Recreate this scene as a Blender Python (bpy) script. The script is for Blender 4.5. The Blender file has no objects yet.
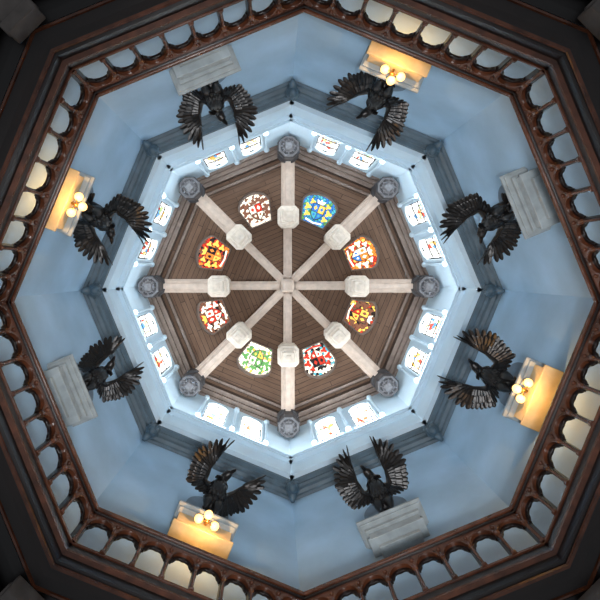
import bpy, math, random
from mathutils import Vector, Matrix
random.seed(7)
sc=bpy.context.scene
try: sc.view_settings.view_transform='Standard'
except Exception: pass
F=500.0
C8=math.cos(math.radians(22.5)); T8=math.tan(math.radians(22.5))
SN=['east_southeast','south_southeast','south_southwest','west_southwest','west_northwest','north_northwest','north_northeast','east_northeast']

# ---------------------------------------------------------------- materials
def nt(name):
    m=bpy.data.materials.new(name); m.use_nodes=True
    n=m.node_tree; b=n.nodes['Principled BSDF']; return m,n,b
def mat(name,c,rough=.6,var=.12,scale=3.0,metal=0.0,bump=0.0,stretch=(1,1,1)):
    m,n,b=nt(name)
    tc=n.nodes.new('ShaderNodeTexCoord'); mp=n.nodes.new('ShaderNodeMapping'); mp.inputs['Scale'].default_value=stretch
    no=n.nodes.new('ShaderNodeTexNoise'); no.inputs['Scale'].default_value=scale; no.inputs['Detail'].default_value=5
    n.links.new(tc.outputs['Object'],mp.inputs[0]); n.links.new(mp.outputs[0],no.inputs['Vector'])
    cr=n.nodes.new('ShaderNodeValToRGB')
    cr.color_ramp.elements[0].position=.3; cr.color_ramp.elements[1].position=.7
    cr.color_ramp.elements[0].color=tuple(x*(1-var) for x in c)+(1,)
    cr.color_ramp.elements[1].color=tuple(min(1,x*(1+var)) for x in c)+(1,)
    n.links.new(no.outputs['Fac'],cr.inputs[0]); n.links.new(cr.outputs[0],b.inputs['Base Color'])
    b.inputs['Roughness'].default_value=rough; b.inputs['Metallic'].default_value=metal
    if bump>0:
        bp=n.nodes.new('ShaderNodeBump'); bp.inputs['Strength'].default_value=bump; bp.inputs['Distance'].default_value=.02
        n.links.new(no.outputs['Fac'],bp.inputs['Height']); n.links.new(bp.outputs[0],b.inputs['Normal'])
    return m
def emis(name,c,s,base=None):
    m,n,b=nt(name); b.inputs['Base Color'].default_value=(base or c)+(1,); b.inputs['Roughness'].default_value=.25
    b.inputs['Emission Color'].default_value=c+(1,); b.inputs['Emission Strength'].default_value=s; return m
def planks(name,c1,c2,mort,bw=2.4,rh=.19):
    m,n,b=nt(name)
    uv=n.nodes.new('ShaderNodeUVMap'); br=n.nodes.new('ShaderNodeTexBrick')
    br.inputs['Scale'].default_value=1; br.inputs['Brick Width'].default_value=bw; br.inputs['Row Height'].default_value=rh
    br.inputs['Mortar Size'].default_value=.010; br.inputs['Color1'].default_value=c1+(1,); br.inputs['Color2'].default_value=c2+(1,)
    br.inputs['Mortar'].default_value=mort+(1,)
    mp=n.nodes.new('ShaderNodeMapping'); mp.inputs['Scale'].default_value=(1.2,14,1)
    no=n.nodes.new('ShaderNodeTexNoise'); no.inputs['Scale'].default_value=2.5; no.inputs['Detail'].default_value=6
    n.links.new(uv.outputs[0],mp.inputs[0]); n.links.new(mp.outputs[0],no.inputs['Vector'])
    mx=n.nodes.new('ShaderNodeMix'); mx.data_type='RGBA'; mx.blend_type='MULTIPLY'; mx.inputs[0].default_value=.6
    cr=n.nodes.new('ShaderNodeValToRGB'); cr.color_ramp.elements[0].position=.3; cr.color_ramp.elements[1].position=.7
    cr.color_ramp.elements[0].color=(.5,.5,.5,1); cr.color_ramp.elements[1].color=(1.2,1.2,1.2,1)
    n.links.new(no.outputs['Fac'],cr.inputs[0])
    n.links.new(uv.outputs[0],br.inputs['Vector']); n.links.new(br.outputs['Color'],mx.inputs[6]); n.links.new(cr.outputs[0],mx.inputs[7])
    n.links.new(mx.outputs[2],b.inputs['Base Color'])
    b.inputs['Roughness'].default_value=.5; return m
def glass(name,pal,strength,su=5.0,sv=5.0,seed=0.0,lead=.05):
    m,n,b=nt(name)
    uv=n.nodes.new('ShaderNodeUVMap'); mp=n.nodes.new('ShaderNodeMapping')
    mp.inputs['Scale'].default_value=(su,sv,1); mp.inputs['Location'].default_value=(seed*3.1,seed*1.7,0)
    n.links.new(uv.outputs[0],mp.inputs[0])
    v=n.nodes.new('ShaderNodeTexVoronoi'); v.voronoi_dimensions='2D'; v.inputs['Scale'].default_value=1
    e=n.nodes.new('ShaderNodeTexVoronoi'); e.voronoi_dimensions='2D'; e.feature='DISTANCE_TO_EDGE'; e.inputs['Scale'].default_value=1
    n.links.new(mp.outputs[0],v.inputs['Vector']); n.links.new(mp.outputs[0],e.inputs['Vector'])
    sep=n.nodes.new('ShaderNodeSeparateColor'); n.links.new(v.outputs['Color'],sep.inputs[0])
    cr=n.nodes.new('ShaderNodeValToRGB'); cr.color_ramp.interpolation='CONSTANT'
    els=cr.color_ramp.elements
    for i,(p,c) in enumerate(pal):
        if i<2: el=els[i]; el.position=p
        else: el=els.new(p)
        el.color=c+(1,)
    n.links.new(sep.outputs[0],cr.inputs[0])
    lt=n.nodes.new('ShaderNodeMath'); lt.operation='GREATER_THAN'; lt.inputs[1].default_value=lead
    n.links.new(e.outputs['Distance'],lt.inputs[0])
    mx=n.nodes.new('ShaderNodeMix'); mx.data_type='RGBA'; mx.inputs[6].default_value=(.01,.01,.01,1)
    n.links.new(lt.outputs[0],mx.inputs[0]); n.links.new(cr.outputs[0],mx.inputs[7])
    n.links.new(mx.outputs[2],b.inputs['Emission Color']); b.inputs['Emission Strength'].default_value=strength
    n.links.new(mx.outputs[2],b.inputs['Base Color']); b.inputs['Roughness'].default_value=.2
    return m

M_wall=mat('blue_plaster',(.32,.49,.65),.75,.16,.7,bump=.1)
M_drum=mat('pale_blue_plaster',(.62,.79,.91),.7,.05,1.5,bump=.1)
M_corn=mat('slate_blue_paint',(.070,.115,.150),.45,.2,3,bump=.15)
M_pan=mat('deep_blue_panel_paint',(.12,.19,.26),.6,.15,3,bump=.1)
M_brk=mat('grey_blue_stone',(.32,.37,.39),.6,.2,4,bump=.2)
M_lbrk=mat('lamplit_stone',(.50,.39,.22),.6,.15,4,bump=.2)  # bracket stone with the warm glow of the globes put into its colour
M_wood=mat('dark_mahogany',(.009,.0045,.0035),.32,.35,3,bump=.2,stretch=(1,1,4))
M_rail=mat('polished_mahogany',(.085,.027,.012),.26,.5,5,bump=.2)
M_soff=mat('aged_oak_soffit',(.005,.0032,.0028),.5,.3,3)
M_post=mat('weathered_grey_oak',(.10,.085,.076),.6,.3,4,bump=.3)
M_beam=mat('limed_oak_beam',(.52,.425,.355),.6,.15,5,bump=.2)
M_pend=mat('pale_pendant_wood',(.68,.60,.51),.6,.12,6,bump=.2)
M_boss=mat('grey_carved_boss',(.045,.045,.05),.5,.3,9,bump=.4)
M_bossl=mat('grey_boss_leaf',(.15,.15,.16),.5,.3,9,bump=.4)
M_plate=mat('grey_brown_plate',(.20,.155,.13),.6,.2,5,bump=.2)
M_ceil=planks('ceiling_boards',(.165,.098,.064),(.225,.138,.092),(.04,.022,.015))
M_bronze=mat('dark_bronze',(.0055,.005,.005),.36,.5,14,metal=.1,bump=.3)
M_brass=mat('aged_brass',(.45,.28,.10),.35,.2,8,metal=.9)
M_globe=emis('lit_opal_globe',(1.0,.60,.20),2.4)
M_lead=mat('lead_came',(.03,.03,.035),.5,.2,8)

# ---------------------------------------------------------------- mesh builder
class MB:
    def __init__(s): s.v=[];s.f=[];s.m=[];s.uv=[];s.sm=[]
    def add(s,verts,faces,mi=0,uvs=None,M=None,smooth=False):
        o=len(s.v)
        for p in verts:
            p=Vector(p); s.v.append(tuple(M@p) if M is not None else tuple(p))
        for i,f in enumerate(faces):
            s.f.append([o+k for k in f]); s.m.append(mi); s.uv.append(uvs[i] if uvs else None); s.sm.append(smooth)
    def box(s,x0,x1,y0,y1,z0,z1,mi=0,M=None):
        v=[(x0,y0,z0),(x1,y0,z0),(x1,y1,z0),(x0,y1,z0),(x0,y0,z1),(x1,y0,z1),(x1,y1,z1),(x0,y1,z1)]
        s.add(v,[(0,3,2,1),(4,5,6,7),(0,1,5,4),(1,2,6,5),(2,3,7,6),(3,0,4,7)],mi,None,M)
    def ring(s,prof,mi=0,closed=False):
        n=len(prof); vs=[];fs=[];uv=[]
        L=[0]
        for i in range(1,n): L.append(L[-1]+math.dist(prof[i],prof[i-1]))
        for r,z in prof:
            for k in range(8):
                a=math.radians(45*k); vs.append((r*math.cos(a),r*math.sin(a),z))
        rng=range(n if closed else n-1)
        L.append(L[-1]+1)
        for i in rng:
            j=(i+1)%n
            for k in range(8):
                k2=(k+1)%8
                fs.append((i*8+k,i*8+k2,j*8+k2,j*8+k))
                h1=prof[i][0]*math.sin(math.pi/8); h2=prof[j][0]*math.sin(math.pi/8); u=k*7.3
                uv.append([(u-h1,L[i]),(u+h1,L[i]),(u+h2,L[i+1]),(u-h2,L[i+1])])
        s.add(vs,fs,mi,uv)
    def stack(s,polys,mi=0,M=None):
        """loft a list of (polygon,z)"""
        seg=len(polys[0][0]); vs=[];fs=[]
        for pl,z in polys: vs+=[(p[0],p[1],z) for p in pl]
        n=len(polys)
        for i in range(n-1):
            for k in range(seg):
                k2=(k+1)%seg; fs.append((i*seg+k,i*seg+k2,(i+1)*seg+k2,(i+1)*seg+k))
        fs.append(tuple(range(seg))[::-1]); fs.append(tuple((n-1)*seg+k for k in range(seg)))
        s.add(vs,fs,mi,None,M)
    def lathe(s,prof,seg=8,mi=0,M=None,rot=0,smooth=False):
        vs=[];fs=[];n=len(prof)
        for r,z in prof:
            for k in range(seg):
                a=rot+2*math.pi*k/seg; vs.append((r*math.cos(a),r*math.sin(a),z))
        for i in range(n-1):
            for k in range(seg):
                k2=(k+1)%seg; fs.append((i*seg+k,i*seg+k2,(i+1)*seg+k2,(i+1)*seg+k))
        fs.append(tuple(range(seg))[::-1]); fs.append(tuple((n-1)*seg+k for k in range(seg)))
        s.add(vs,fs,mi,None,M,smooth)
    def tube(s,pts,rx,ry=None,hint=(1,0,0),seg=10,mi=0,M=None,smooth=True):
        pts=[Vector(p) for p in pts]; ry=ry or rx; vs=[];fs=[];n=len(pts); hint=Vector(hint)
        for i,p in enumerate(pts):
            t=(pts[min(i+1,n-1)]-pts[max(i-1,0)]).normalized()
            sd=hint-t*hint.dot(t)
            if sd.length<1e-4: sd=Vector((0,1,.01))-t*Vector((0,1,.01)).dot(t)
            sd.normalize(); up=t.cross(sd)
            for k in range(seg):
                a=2*math.pi*k/seg; vs.append(p+sd*(rx[i]*math.cos(a))+up*(ry[i]*math.sin(a)))
        for i in range(n-1):
            for k in range(seg):
                k2=(k+1)%seg; fs.append((i*seg+k,i*seg+k2,(i+1)*seg+k2,(i+1)*seg+k))
        fs.append(tuple(range(seg))[::-1]); fs.append(tuple((n-1)*seg+k for k in range(seg)))
        s.add(vs,fs,mi,None,M,smooth)
    def ball(s,c,r,mi=0,M=None,sc3=(1,1,1),seg=16,rings=10):
        vs=[];fs=[]
        for i in range(rings+1):
            t=math.pi*i/rings; rr=max(math.sin(t),1e-3)
            for k in range(seg):
                a=2*math.pi*k/seg
                vs.append((c[0]+r*sc3[0]*rr*math.cos(a),c[1]+r*sc3[1]*rr*math.sin(a),c[2]+r*sc3[2]*math.cos(t)))
        for i in range(rings):
            for k in range(seg):
                k2=(k+1)%seg; fs.append((i*seg+k,i*seg+k2,(i+1)*seg+k2,(i+1)*seg+k))
        s.add(vs,fs,mi,None,M,True)
    def arch(s,xc,w,a,zs,zt,h,y0,y1,mi=0,n=16,cusp=0,M=None):
        vs=[];fs=[]
        for i in range(n+1):
            t=math.pi*(1-i/n); c,sn=math.cos(t),math.sin(t)
            k=1-cusp*(0.5-0.5*math.cos(6*t))
            p=(xc+a*k*c, zs+h*k*sn); q_=max(abs(c),abs(sn)); q=(xc+w/2*c/q_, zs+(zt-zs)*sn/q_)
            vs+= [(p[0],y0,p[1]),(p[0],y1,p[1]),(q[0],y0,q[1]),(q[0],y1,q[1])]
        for i in range(n):
            o=4*i
            fs+= [(o,o+4,o+6,o+2),(o+1,o+3,o+7,o+5),(o,o+1,o+5,o+4),(o+2,o+6,o+7,o+3)]
        s.add(vs,fs,mi,None,M)
    def obj(s,name,mats,rotz=0,bevel=0,parent=None):
        n=len(s.v)
        c=Vector([ (min(v[i] for v in s.v)+max(v[i] for v in s.v))/2 for i in (0,1)]+[min(v[2] for v in s.v)])
        me=bpy.data.meshes.new(name); me.from_pydata([tuple(Vector(v)-c) for v in s.v],[],s.f)
        for m in mats: me.materials.append(m)
        ul=me.uv_layers.new(name='UVMap')
        for i,p in enumerate(me.polygons):
            p.material_index=s.m[i]; p.use_smooth=s.sm[i]
            if s.uv[i]:
                for j,li in enumerate(p.loop_indices): ul.data[li].uv=s.uv[i][j]
        me.update()
        o=bpy.data.objects.new(name,me); sc.collection.objects.link(o)
        o.rotation_euler=(0,0,rotz); o.location=Matrix.Rotation(rotz,4,'Z')@c
        if parent: o.parent=parent
        if bevel>0:
            b=o.modifiers.new('bevel','BEVEL'); b.width=bevel; b.segments=2; b.limit_method='ANGLE'
        return o

def phi(k): return math.radians(22.5+45*k+90)      # side frame: X tangent, Y inward, Z up
def phv(k): return math.radians(45*k+90)           # vertex frame

# ---------------------------------------------------------------- lower blue walls
RW=5.6; AW=RW*C8
for k in range(8):
    b=MB(); h=AW*T8
    b.add([(-h,-AW,7.1),(h,-AW,7.1),(h,-AW,13.7),(-h,-AW,13.7)],[(0,1,2,3)],0,[[(0,0),(1,0),(1,1),(0,1)]])
    b.add([(-h-.1,-AW-.25,7.1),(h+.1,-AW-.25,7.1),(h+.1,-AW-.25,13.7),(-h-.1,-AW-.25,13.7)],[(0,1,2,3)])
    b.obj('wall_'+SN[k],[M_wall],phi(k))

# ---------------------------------------------------------------- cornice ring
b=MB()
b.ring([(5.59,13.24),(5.52,13.28),(5.50,13.34),(5.42,13.38),(5.40,13.50),(5.33,13.54),(5.33,13.60),(5.24,13.66),(5.24,13.80),(5.28,13.84),(5.59,13.86)],0)
b.obj('cornice',[M_corn])

# corbel heads
for k in range(8):
    b=MB()
    Y=-5.36; T=Matrix.Translation((0,0,.12))
    b.box(-.17,.17,Y-.14,Y+.16,13.36,13.52,0,T)
    b.tube([(0,Y-.16,12.95),(0,Y-.08,13.05),(0,Y+.02,13.2),(0,Y+.08,13.38)],[.05,.10,.15,.16],seg=10,M=T)
    b.ball((0,Y+.14,13.12),.15,0,T,sc3=(.85,.95,1.2))
    b.ball((0,Y+.08,13.2),.19,0,T,sc3=(1,.85,1.0))
    b.tube([(0,Y+.27,13.18),(0,Y+.33,13.10),(0,Y+.28,13.07)],[.02,.03,.01],seg=6,M=T)
    b.ball((-.05,Y+.27,13.17),.02,0,T);b.ball((.05,Y+.27,13.17),.02,0,T)
    b.tube([(-.05,Y+.26,13.02),(0,Y+.28,13.02),(.05,Y+.26,13.02)],[.01,.018,.01],hint=(0,0,1),seg=6,M=T)
    b.obj('carved_head_corbel',[M_corn],phv(k))

# ---------------------------------------------------------------- drum walls with window openings
RD=5.1; AD=RD*C8; ZD0,ZD1=13.78,18.0
WC=.62; WW=.36; WZ0,WZ1=15.25,17.35
for k in range(8):
    b=MB(); h=AD*T8; y0,y1=-AD-.22,-AD
    b.box(-h-.08,h+.08,y0,y1,ZD0,WZ0)
    b.box(-h-.08,h+.08,y0,y1,WZ1,ZD1)
    b.box(-h-.08,-WC-WW,y0,y1,WZ0,WZ1); b.box(-WC+WW,WC-WW,y0,y1,WZ0,WZ1); b.box(WC+WW,h+.08,y0,y1,WZ0,WZ1)
    for s in (-1,1):
        b.arch(s*WC,2*WW,WW-.002,WZ1-.42,WZ1,.38,y0,y1,0)
        b.box(s*WC-WW-.08,s*WC+WW+.08,y1,y1+.07,WZ0-.14,WZ0)
        b.box(s*WC-WW-.07,s*WC-WW,y1,y1+.04,WZ0,WZ1); b.box(s*WC+WW,s*WC+WW+.07,y1,y1+.04,WZ0,WZ1)
    for x in (-WC-WW-.14,0,WC+WW+.14):
        b.lathe([(.09,0),(.09,.08),(.05,.14),(.05,1.85),(.09,1.95),(.10,2.1)],10,0,Matrix.Translation((x,y1+.06,WZ0)),smooth=False)
    b.box(-h-.02,h+.02,y1,y1+.12,14.55,14.65); b.box(-h-.02,h+.02,y1,y1+.18,14.65,14.71)
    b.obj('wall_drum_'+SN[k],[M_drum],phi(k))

white=(1,.98,.94)
pw=[(0,white),(.45,(1,.75,.35)),(.56,(.80,.10,.06)),(.65,(.95,.93,.85)),(.80,(.12,.35,.65)),(.88,(.50,.70,.30)),(.94,(.9,.50,.1))]
n=0
for k in range(8):
    bright={0:4.2,1:11,2:10,3:4.2,4:3.0,5:2.8,6:3.0,7:3.6}[k]
    cs={0:.38,1:.5,2:.5,3:.38,4:.34,5:.34,6:.34,7:.34}[k]
    for s in (-1,1):
        n+=1
        G=glass('stained_glass_%d'%n,pw,bright*cs,9.0,4.0,n,.05)
        G2=glass('clear_quarry_%d'%n,[(0,white),(.8,(.9,.95,1.0))],bright*1.3,9,3,n+20,.03)
        b=MB(); y=-AD-.12; x0,x1=s*WC-WW,s*WC+WW; xc=s*WC
        b.add([(x0,y,WZ0),(x1,y,WZ0),(x1,y,WZ1),(x0,y,WZ1)],[(0,1,2,3)],1,[[(x0,WZ0),(x1,WZ0),(x1,WZ1),(x0,WZ1)]])
        pts=[(xc-.22,WZ0+.45),(xc,WZ0+.22),(xc+.22,WZ0+.45),(xc+.24,WZ1-.6),(xc+.12,WZ1-.4),(xc,WZ1-.5),(xc-.12,WZ1-.4),(xc-.24,WZ1-.6)]
        b.add([(p[0],y+.012,p[1]) for p in pts],[tuple(range(8))],0,[[p for p in pts]])
        for i in range(8):
            p,q=pts[i],pts[(i+1)%8]
            b.tube([(p[0],y+.014,p[1]),(q[0],y+.014,q[1])],[.010,.010],seg=4,mi=2,smooth=False)
        for x in (x0,x1-.03): b.box(x,x+.03,y-.02,y+.05,WZ0,WZ1,2)
        b.box(x0,x1,y-.02,y+.05,WZ0,WZ0+.05,2); b.box(x0,x1,y-.02,y+.05,WZ1-.05,WZ1,2)
        for z in (WZ0+.7,WZ0+1.4): b.box(x0,x1,y,y+.03,z,z+.03,2)
        b.obj('window_%d'%n,[G,G2,M_lead],phi(k))

# ---------------------------------------------------------------- boarded ceiling
ZE,ZC=17.85,20.5
b=MB(); b.ring([(5.2,ZE),(.02,ZC)],0)
b.obj('ceiling',[M_ceil])
def zceil(ap): return ZE+(5.2*C8-ap)/(5.2*C8)*(ZC-ZE)

b=MB()
b.ring([(5.12,17.55),(5.0,17.55),(5.0,17.7),(4.86,17.7),(4.86,17.84),(4.70,17.84),(4.70,18.3)],0)
b.ring([(4.52,17.9),(4.52,17.98),(4.42,17.98),(4.42,18.4)],0)
b.obj('ceiling_wall_plate',[M_plate])

b=MB()
for k in range(8):
    M=Matrix.Rotation(phv(k),4,'Z')
    b.box(-.19,.19,-4.9,-2.3,17.35,17.75,0,M); b.box(-.24,.24,-4.9,-2.3,17.55,17.62,0,M); b.box(-.09,.09,-4.6,-2.5,17.28,17.36,0,M)
    b.box(-.15,.15,-2.4,0,17.85,18.2,0,M); b.box(-.06,.06,-2.3,-.3,17.79,17.86,0,M)
    sl=math.atan2(ZC-ZE,5.2)
    M2=M@Matrix.Translation((0,-5.15,ZE-.08))@Matrix.Rotation(sl,4,'X')
    b.box(-.10,.10,0,5.6,-.10,.06,0,M2)
    b.tube([(0,-4.3,17.7),(0,-3.6,17.85),(0,-3.0,18.2),(0,-2.6,18.75)],[.07]*4,seg=6,M=M,smooth=False)
b.lathe([(.20,17.62),(.26,17.66),(.26,17.78),(.34,17.84),(.34,18.3),(.2,18.4),(.2,20.3)],4,0,rot=math.pi/4)
b.obj('ceiling_beams',[M_beam],bevel=.015)

def csq(r,c):   # chamfered square
    return [(r,-r+c),(r,r-c),(r-c,r),(-r+c,r),(-r,r-c),(-r,-r+c),(-r+c,-r),(r-c,-r)]
for k in range(8):
    b=MB(); T=Matrix.Translation((0,-2.38,0))
    b.stack([(csq(.17,.03),16.70),(csq(.20,.04),16.76),(csq(.20,.04),16.84),(csq(.26,.06),16.86),(csq(.28,.08),16.94),(csq(.36,.12),16.98),(csq(.37,.13),17.12),(csq(.30,.10),17.2),(csq(.30,.10),17.5),(csq(.34,.12),17.56),(csq(.34,.12),17.86),(csq(.22,.08),18.0),(csq(.2,.06),19.1)],0,T)
    b.lathe([(.10,16.67),(.12,16.69),(.12,16.71)],4,0,T,rot=math.pi/4)
    b.obj('ceiling_pendant',[M_pend],phv(k),bevel=.008)
for k in range(8):
    b=MB(); T=Matrix.Translation((0,-4.64,0)); r8=math.pi/8
    b.lathe([(.26,16.52),(.30,16.50),(.36,16.54),(.40,16.62),(.40,16.82),(.33,16.9),(.33,17.25),(.40,17.35),(.40,17.62)],8,0,T,rot=r8)
    b.lathe([(.30,16.495),(.33,16.475),(.36,16.50),(.36,16.56)],8,1,T,rot=r8)
    b.lathe([(.20,16.50),(.27,16.47),(.29,16.50),(.29,16.53)],8,0,T,rot=r8)
    b.stack([(csq(.10,.03),16.40),(csq(.13,.04),16.43),(csq(.15,.05),16.53)],1,T)
    for j in range(8):
        a=math.pi/4*j
        c,s_=math.cos(a),math.sin(a)
        b.tube([(.14*c,-4.64+.14*s_,16.46),(.20*c,-4.64+.20*s_,16.45),(.27*c,-4.64+.27*s_,16.50)],[.02,.032,.02],seg=6,mi=1)
    b.obj('carved_ceiling_boss',[M_boss,M_bossl],phv(k))

# heraldic stained glass roof lights in the ceiling slope
R_=(.55,.04,.02);O_=(.85,.26,.04);Yl=(.95,.62,.12);W_=(1,.92,.78);B_=(.04,.20,.55);Tq=(.08,.42,.50);G_=(.12,.33,.10);K_=(.02,.015,.015);Br=(.20,.085,.05)
cols={'R':R_,'O':O_,'Y':Yl,'W':W_,'B':B_,'T':Tq,'G':G_,'K':K_,'N':Br}
EM={c:emis('pot_metal_glass_'+c,v,.85) for c,v in cols.items()}
keys=list(cols)
# background palette, shield quarters (tl,tr,bl,br), crest, mantling, arched-head width factor, arch rise
HER=[('NKNYNR','YNRY','W','N',1.0,.30),('WWTWKW','RKWR','K','R',.96,.40),('WWGWYW','GWYG','G','G',1.04,.36),('NRNKWN','RWWR','Y','W',1.0,.28),
     ('RKRORN','OKYO','Y','Y',1.0,.34),('WNWWNW','WRNW','N','N',.94,.42),('BTBGBT','BYTB','W','Y',1.06,.38),('ORYONR','WOWB','W','W',1.0,.36)]
for k in range(8):
    bgp,q4,crest,mant,wf,rise=HER[k]
    G=glass('heraldic_glass_%d'%(k+1),[(i/6,cols[c]) for i,c in enumerate(bgp)],.9,11,11,k+3.3,.05)
    b=MB(); ap=2.98; sl=math.atan2(ZC-ZE,5.2*C8)
    M=Matrix.Translation((0,-ap,zceil(ap)-.16))@Matrix.Rotation(sl,4,'X')@Matrix.Scale(1.08,4)
    pts=[(-.38*wf,.50),(.38*wf,.50),(.56*wf,-.20)]
    for i in range(1,10):
        t=i/10*math.pi; pts.append((.56*wf*math.cos(t),-.20-rise*math.sin(t)))
    pts.append((-.56*wf,-.20))
    N=len(pts)
    b.add([(p[0],p[1],0) for p in pts],[tuple(range(N))],0,[pts],M)
    o_=[(p[0]*1.1,p[1]*1.1-.01) for p in pts]
    for i in range(N):
        j=(i+1)%N
        b.add([(pts[i][0],pts[i][1],-.03),(pts[j][0],pts[j][1],-.03),(o_[j][0],o_[j][1],-.03),(o_[i][0],o_[i][1],-.03),(o_[i][0],o_[i][1],.16),(o_[j][0],o_[j][1],.16),(pts[i][0],pts[i][1],.0),(pts[j][0],pts[j][1],.0)],[(0,1,2,3),(3,2,5,4),(0,6,7,1)],1,None,M)
    def piece(poly,key,z):
        b.add([(p[0],p[1],z) for p in poly],[tuple(range(len(poly)))],3+keys.index(key),None,M)
    def leadline(p,q,z,r=.012): b.tube([(p[0],p[1],z),(q[0],q[1],z)],[r]*2,seg=4,mi=2,M=M,smooth=False,hint=(.3,.2,1))
    for s in (-1,1):
        for (cx,cy,r) in ((.32,.20,.09),(.38,-.05,.10),(.28,-.28,.08)):
            piece([(s*cx+r*(1+.4*math.cos(3*t))*math.cos(t),cy+r*(1+.4*math.cos(3*t))*math.sin(t)) for t in [2*math.pi*i/18 for i in range(18)]],mant,-.006-.002*(s+1))
    piece([(-.10,-.28),(.10,-.28),(.16,-.42),(.05,-.38),(0,-.46),(-.05,-.38),(-.16,-.42)],crest,-.012)
    piece([(-.22,-.26),(0,-.26),(0,.04),(-.22,.04)],q4[0],-.014)
    piece([(0,-.26),(.22,-.26),(.22,.04),(0,.04)],q4[1],-.014)
    piece([(-.22,.04),(0,.04),(0,.34),(-.13,.24),(-.2,.14)],q4[2],-.014)
    piece([(0,.04),(.22,.04),(.2,.14),(.13,.24),(0,.34)],q4[3],-.014)
    for s,q in ((-1,q4[1]),(1,q4[0])):
        piece([(s*.11,-.20),(s*.11+.06,-.11),(s*.11,-.02),(s*.11-.06,-.11)],q,-.018)
        piece([(s*.09,.08),(s*.09+.045,.14),(s*.09,.20),(s*.09-.045,.14)],q4[2] if s>0 else q4[3],-.018)
    piece([(-.30,.36),(0,.42),(.30,.36),(.30,.43),(0,.48),(-.30,.43)],'W' if k!=1 else 'R',-.012)
    sh=[(-.22,-.26),(.22,-.26),(.22,.04),(.2,.14),(.13,.24),(0,.34),(-.13,.24),(-.2,.14),(-.22,.04)]
    for i in range(9): leadline(sh[i],sh[(i+1)%9],-.02)
    leadline((0,-.26),(0,.34),-.02,.008); leadline((-.22,.04),(.22,.04),-.02,.008)
    b.obj('roof_light_window_%d'%(k+1),[G,M_plate,M_lead]+[EM[c] for c in keys],phi(k))

# ---------------------------------------------------------------- balustrade (arcaded gallery front)
RB=4.87; AB=RB*C8; HB=AB*T8
ZB=7.18
b=MB()
for k in range(8):
    M=Matrix.Rotation(phi(k),4,'Z')
    y0,y1=-AB-.13,-AB
    nb=8; w=2*HB/nb
    b.box(-HB-.06,HB+.06,y0,y1,ZB-.06,ZB+.06,1,M)
    b.box(-HB-.02,HB+.02,y0+.02,y1+.03,ZB+.06,ZB+.10,0,M)
    for i in range(nb):
        xc=-HB+w*(i+.5)
        b.arch(xc,w,w*.42,7.86,8.18,w*.46,y0,y1,0,M=M)
        b.arch(xc,w*.88,w*.36,7.84,8.12,w*.38,y0+.04,y0+.08,1,cusp=.14,M=M,n=24)
        b.tube([(xc+w*.43*math.cos(math.pi*j/12),y1+.01,7.86+w*.47*math.sin(math.pi*j/12)) for j in range(13)],[.013]*13,seg=5,M=M,hint=(0,1,0))
    for i in range(nb+1):
        x=-HB+w*i
        b.box(x-w*.07,x+w*.07,y0,y1,ZB,7.88,1,M)
        b.lathe([(.05,0),(.05,.05),(.026,.09),(.026,.50),(.045,.54),(.052,.60)],8,0,M@Matrix.Translation((x,y1+.02,ZB+.08)))
        b.ball((x,y1+.005,8.06),.036,0,M,seg=8,rings=6)
    b.box(-HB-.08,HB+.08,y0-.03,y1+.03,8.18,8.22,1,M)
    b.box(-HB-.12,HB+.12,y0-.06,y1+.06,8.22,8.30,0,M)
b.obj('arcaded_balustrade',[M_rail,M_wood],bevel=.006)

b=MB()
b.ring([(RW+.3,7.08),(RW+.3,ZB-.03),(4.93,ZB-.03)],0)
b.ring([(4.90,7.12),(4.85,7.10),(4.85,7.06),(4.92,7.04)],1)
b.ring([(4.92,7.04),(4.94,6.92),(5.0,6.90)],0)
b.ring([(5.0,6.90),(4.97,6.88),(4.98,6.85),(5.02,6.84)],1)
b.ring([(5.02,6.84),(5.10,6.76),(5.24,6.72)],0)
b.ring([(5.24,6.72),(5.24,6.68),(5.27,6.68),(5.30,6.71)],1)
b.obj('trim_gallery_fascia',[M_wood,M_rail])
b=MB()
b.ring([(5.30,6.70),(5.46,6.70),(5.46,6.80),(5.75,6.80),(5.75,6.70),(5.87,6.70),(5.87,6.82),(6.3,6.82),(6.3,6.70),(6.42,6.70),(6.42,6.82),(9.5,6.82)],0)
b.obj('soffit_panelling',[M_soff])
b=MB()
for k in range(8):
    M=Matrix.Rotation(phv(k),4,'Z')
    b.box(-.20,.20,-9.2,-5.30,6.38,6.69,0,M); b.box(-.27,.27,-9.2,-5.36,6.56,6.64,0,M)
    b.box(-.25,.25,-5.40,-5.24,6.34,6.67,0,M)
b.obj('gallery_beam',[M_post],bevel=.02)
b=MB()
for k in range(8):
    M=Matrix.Rotation(phi(k),4,'Z')
    for r0 in (0,.22):
        pts=[]
        for i in range(17):
            t=math.pi*i/16
            pts.append((-(2.25-r0)*math.cos(t),-7.9+(1.95-r0)*math.sin(t),6.66))
        b.tube(pts,[.05]*17,seg=6,M=M,hint=(0,0,1))
b.obj('arched_soffit_rib',[M_rail])

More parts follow.
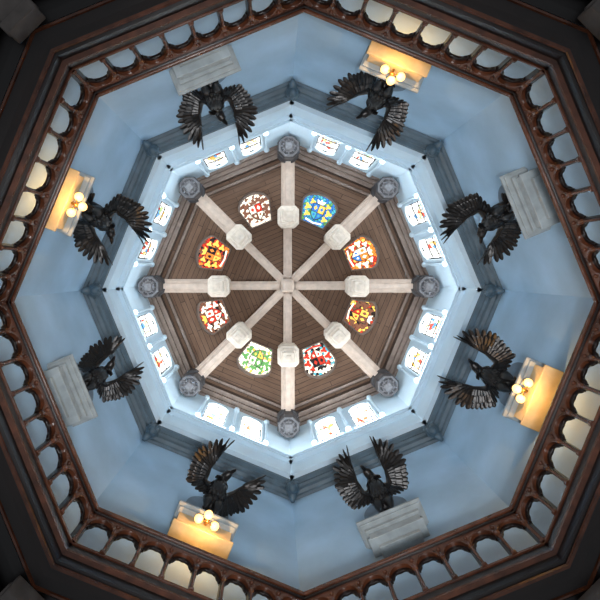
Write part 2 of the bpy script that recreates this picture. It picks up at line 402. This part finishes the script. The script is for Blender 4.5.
# ---------------------------------------------------------------- brackets, niches, lamps, eagles
ZS=10.05
for k in range(8):
    lamp=(k%2==0)
    b=MB()
    if not lamp:
        prof=[(.68,.54,-.06,0),(.64,.49,-.11,-.06),(.57,.40,-.20,-.11),(.53,.34,-.40,-.20),(.57,.37,-.46,-.40),(.42,.22,-.56,-.46)]
    else:
        prof=[(.64,.50,-.07,0),(.60,.44,-.13,-.07),(.56,.34,-.50,-.13),(.62,.38,-.56,-.50)]
    for i,(w,d,z0,z1) in enumerate(prof):
        b.box(-w,w,-AW+.002,-AW+d,ZS+z0,ZS+z1,1 if (lamp and i>=2) else 0)
    b.obj('statue_bracket',[M_brk,M_lbrk],phi(k),bevel=.012)
    b=MB(); N=16; vs=[];
    pr=[(-.50,ZS+.002)]+[(-.50*math.cos(math.pi*i/N),ZS+.95+.50*math.sin(math.pi*i/N)) for i in range(N+1)]+[(.50,ZS+.002)]
    L=len(pr)
    for yy in (-AW+.002,-AW+.06): vs+=[(p[0],yy,p[1]) for p in pr]
    fs=[tuple(range(L)),tuple(range(L,2*L))]+[(i,i+1,L+i+1,L+i) for i in range(L-1)]
    b.add(vs,fs)
    b.obj('round_headed_niche_panel',[M_pan],phi(k),bevel=.01)
    if lamp:
        b=MB(); y=-AW+.50; z=ZS-.26
        b.tube([(0,-AW+.345,z+.02),(0,y-.02,z-.02),(0,y,z-.10)],[.03,.025,.03],seg=8)
        b.ball((0,y,z-.12),.05)
        for (gx,gy) in [(-.17,-.02),(.17,.0),(.02,.14)]:
            b.tube([(0,y,z-.12),(gx*.6,y+gy*.6,z-.2),(gx,y+gy,z-.16),(gx,y+gy,z-.08)],[.014]*4,seg=6)
            b.lathe([(.03,0),(.055,.02),(.05,.05)],10,0,Matrix.Translation((gx,y+gy,z-.09)))
            b.ball((gx,y+gy,z-.16),.085,1)
        b.obj('globe_lamp_cluster',[M_brass,M_globe],phi(k))
        ld=bpy.data.lights.new('lamp_glow','POINT'); ld.energy=44; ld.color=(1,.50,.15); ld.shadow_soft_size=.0
        lo=bpy.data.objects.new('lamp_glow',ld); sc.collection.objects.link(lo)
        lo.location=Matrix.Rotation(phi(k),4,'Z')@Vector((0,y+.12,z-.50))

def feather(b,base,d,wd,L,w,M,curl=.08):
    base=Vector(base); d=Vector(d).normalized(); wd=Vector(wd).normalized(); nrm=d.cross(wd).normalized()
    if nrm.z<0: nrm=-nrm
    ts=[0,.25,.55,.80,.93,1]; ws=[.5,.85,1,1,.75,.22]
    pts=[base+d*(L*t)+nrm*(-curl*L*t*t) for t in ts]
    b.tube(pts,[w*q for q in ws],[.014*q+.003 for q in ws],hint=wd,seg=4,M=M,smooth=False)

def eagle(k,yaw=0,wr=(0,0),wl=(0,0),scale=1.0,dx=0,dy=0,head=0):
    b=MB(); rnd=random.Random(k)
    M0=Matrix.Translation((dx,-AW+.42+dy,ZS+.002))@Matrix.Rotation(math.radians(yaw),4,'Z')@Matrix.Scale(scale,4)
    for s in (-1,1):
        b.tube([(s*.07,.02,.56),(s*.11,.08,.40),(s*.12,.09,.26),(s*.11,.02,.14),(s*.11,.03,.04)],[.10,.12,.085,.04,.035],seg=10,M=M0)
        for a in (-35,0,35,180):
            ca,sa=math.sin(math.radians(a)),math.cos(math.radians(a)); l=.11 if a!=180 else .08
            x,y=s*.11,.0
            b.tube([(x,y,.04),(x+ca*l*.5,y+sa*l*.5,.05),(x+ca*l,y+sa*l,.025),(x+ca*l*1.25,y+sa*l*1.25,.003)],[.026,.022,.018,.004],seg=7,M=M0,hint=(0,0,1))
    b.tube([(0,-.20,.40),(0,-.12,.46),(0,0,.55),(0,.12,.66),(0,.22,.79),(0,.29,.90),(0,.34,.98)],
           [.06,.13,.195,.22,.20,.145,.10],[.06,.12,.18,.20,.18,.135,.10],seg=14,M=M0)
    P=Vector((0,.32,.95)); MH=M0@Matrix.Translation(P)@Matrix.Rotation(math.radians(head),4,'Z')@Matrix.Scale(1.15,4)@Matrix.Translation(-P)
    b.tube([(0,.31,.93),(0,.34,.99),(0,.39,1.06),(0,.46,1.08),(0,.52,1.06),(0,.55,1.04)],[.105,.095,.088,.084,.06,.03],seg=14,M=MH)
    b.tube([(0,.53,1.06),(0,.60,1.06),(0,.655,1.03),(0,.665,.965)],[.042,.036,.024,.003],seg=8,M=MH)
    for s in (-1,1): b.ball((s*.062,.48,1.09),.018,0,MH,seg=8,rings=6); b.tube([(s*.04,.42,1.135),(s*.06,.5,1.125)],[.015,.012],seg=5,M=MH)
    for i in range(9):   # neck hackles
        a=-1.9+i*.475
        feather(b,(.085*math.sin(a),.36+.04*math.cos(a),.99),(math.sin(a)*.5,.15*math.cos(a)-.2,-1),(math.cos(a),-math.sin(a),0),.15,.03,MH,-.15)
    for r in range(6):
        for c in range(-3,4):
            a=c*.38+(r%2)*.19; rr=.20-.012*abs(r-2)
            cy,cz=.02+r*.05,.50+r*.075
            p=(rr*math.sin(a),cy+rr*math.cos(a)*.75,cz-rr*.45*math.cos(a))
            feather(b,p,(math.sin(a)*.25,-.35+.1*math.cos(a),-.75),(math.cos(a),-math.sin(a),0),.11,.034,M0,-.1)
    for i in range(-4,5):
        a=i*.14
        feather(b,(i*.012,-.14,.43),(math.sin(a),-.22,-.50),(1,0,0),.38-.015*abs(i),.040,M0,.02)
    for s,(sw,rs) in ((1,wr),(-1,wl)):
        S=Vector((.14,.18,.80))
        W0=Matrix.Translation(S)@Matrix.Rotation(math.radians(-sw),4,'Z')@Matrix.Rotation(math.radians(-rs),4,'Y')@Matrix.Translation(-S)
        MM=M0@(Matrix.Scale(-1,4,(1,0,0)) if s<0 else Matrix.Identity(4))@W0
        E=Vector((.31,.13,.96)); W=Vector((.38,.34,1.14)); H=Vector((.36,.58,1.26)); Z=S.copy()
        b.tube([(.05,.14,.72),Z,(Z+E)/2,E,(E+W)/2,W,(W+H)/2,H],[.12,.12,.10,.085,.07,.065,.05,.025],[.08,.07,.055,.05,.045,.04,.03,.015],seg=8,M=MM,hint=(0,0,1))
        def row(A,B,n,d0,d1,l0,l1,w,off,curl,jit=.03):
            for i in range(n):
                t=i/(n-1) if n>1 else 0
                p=A.lerp(B,t)+Vector((0,0,off+.006*(i%2)))
                d=Vector(d0).normalized().lerp(Vector(d1).normalized(),t)
                d=d+Vector((rnd.uniform(-jit,jit),rnd.uniform(-jit,jit),rnd.uniform(-jit,jit)))
                feather(b,p,d,(B-A),(l0+(l1-l0)*t)*rnd.uniform(.96,1.04),w,MM,curl+rnd.uniform(-.02,.03))
        row(W,H,8,(1,.05,.05),(.08,1,.30),.50,.52,.054,0,.14)
        row(E,W,7,(.78,-.50,-.25),(1,-.0,.05),.42,.48,.062,0,.10)
        row(S,E,5,(.25,-.6,-.75),(.74,-.58,-.35),.26,.40,.060,0,.05)
        for off in (-.022,.022):
            row(W,H,9,(1,.05,.05),(.2,1,.3),.38,.33,.048,off,.1)
            row(E,W,8,(.78,-.50,-.25),(1,.0,.08),.30,.36,.055,off,.1)
            row(S,E,5,(.3,-.6,-.7),(.70,-.60,-.35),.18,.28,.055,off,.1)
        for off in (-.038,.038):
            row(E,W,7,(.75,-.60,-.25),(1,.05,.08),.16,.19,.042,off,.1)
            row(W,H,7,(1,.12,.12),(.2,1,.3),.19,.15,.036,off,.1)
    return b.obj('eagle_statue',[M_bronze],phi(k))
eagle(0,-5,(5,0),(10,-5),head=30)
eagle(1,0,(-5,0),(0,5),head=-20)
eagle(2,8,(-10,0),(40,5),head=25)
eagle(3,-10,(20,20),(5,10),.88,head=-30)
eagle(4,38,(5,0),(5,0),head=20,dy=.08)
eagle(5,12,(0,0),(10,0),head=-25)
eagle(6,6,(0,0),(42,0),head=30)
eagle(7,-38,(5,0),(10,0),head=-20,dy=.08)

# ---------------------------------------------------------------- lights
def area(name,loc,rot,sx,sy,e,col):
    l=bpy.data.lights.new(name,'AREA'); l.shape='RECTANGLE'; l.size=sx; l.size_y=sy; l.energy=e; l.color=col
    o=bpy.data.objects.new(name,l); sc.collection.objects.link(o); o.matrix_world=Matrix.Translation(loc)@rot; return o
for k in range(8):
    Mz=Matrix.Rotation(phi(k),4,'Z')
    area('added_drum_fill',Mz@Vector((0,-AD+.10,14.74)),Mz@Matrix.Rotation(math.radians(172),4,'X'),3.2,.14,34*(1.5 if k in(1,2) else 1),(.95,.98,1))  # added fill lights, hidden on the ledge to brighten the drum
# added fill spot without a fixture, unseen below the camera, aimed up the well
sl_=bpy.data.lights.new('added_well_fill','SPOT'); sl_.energy=3600; sl_.color=(.98,.98,1); sl_.spot_size=math.radians(62); sl_.spot_blend=.35; sl_.shadow_soft_size=.7
so=bpy.data.objects.new('added_well_fill',sl_); sc.collection.objects.link(so); so.location=(0,0,-1); so.rotation_euler=(math.pi,0,0)
w=bpy.data.worlds.new('hall_ambience'); sc.world=w; w.use_nodes=True
w.node_tree.nodes['Background'].inputs[0].default_value=(.88,.93,1.0,1)
w.node_tree.nodes['Background'].inputs[1].default_value=.28

# ---------------------------------------------------------------- camera
cd=bpy.data.cameras.new('camera'); cam=bpy.data.objects.new('camera',cd); sc.collection.objects.link(cam)
cd.sensor_width=36; cd.lens=F/600*36; cd.clip_end=100
a=253/F
cam.location=(-a,-a,0)
cam.rotation_euler=(math.pi,0,0)
Vx,Vy=273.5,271.5
cd.shift_x=(300-Vx)/600; cd.shift_y=-(300-Vy)/600
sc.camera=cam
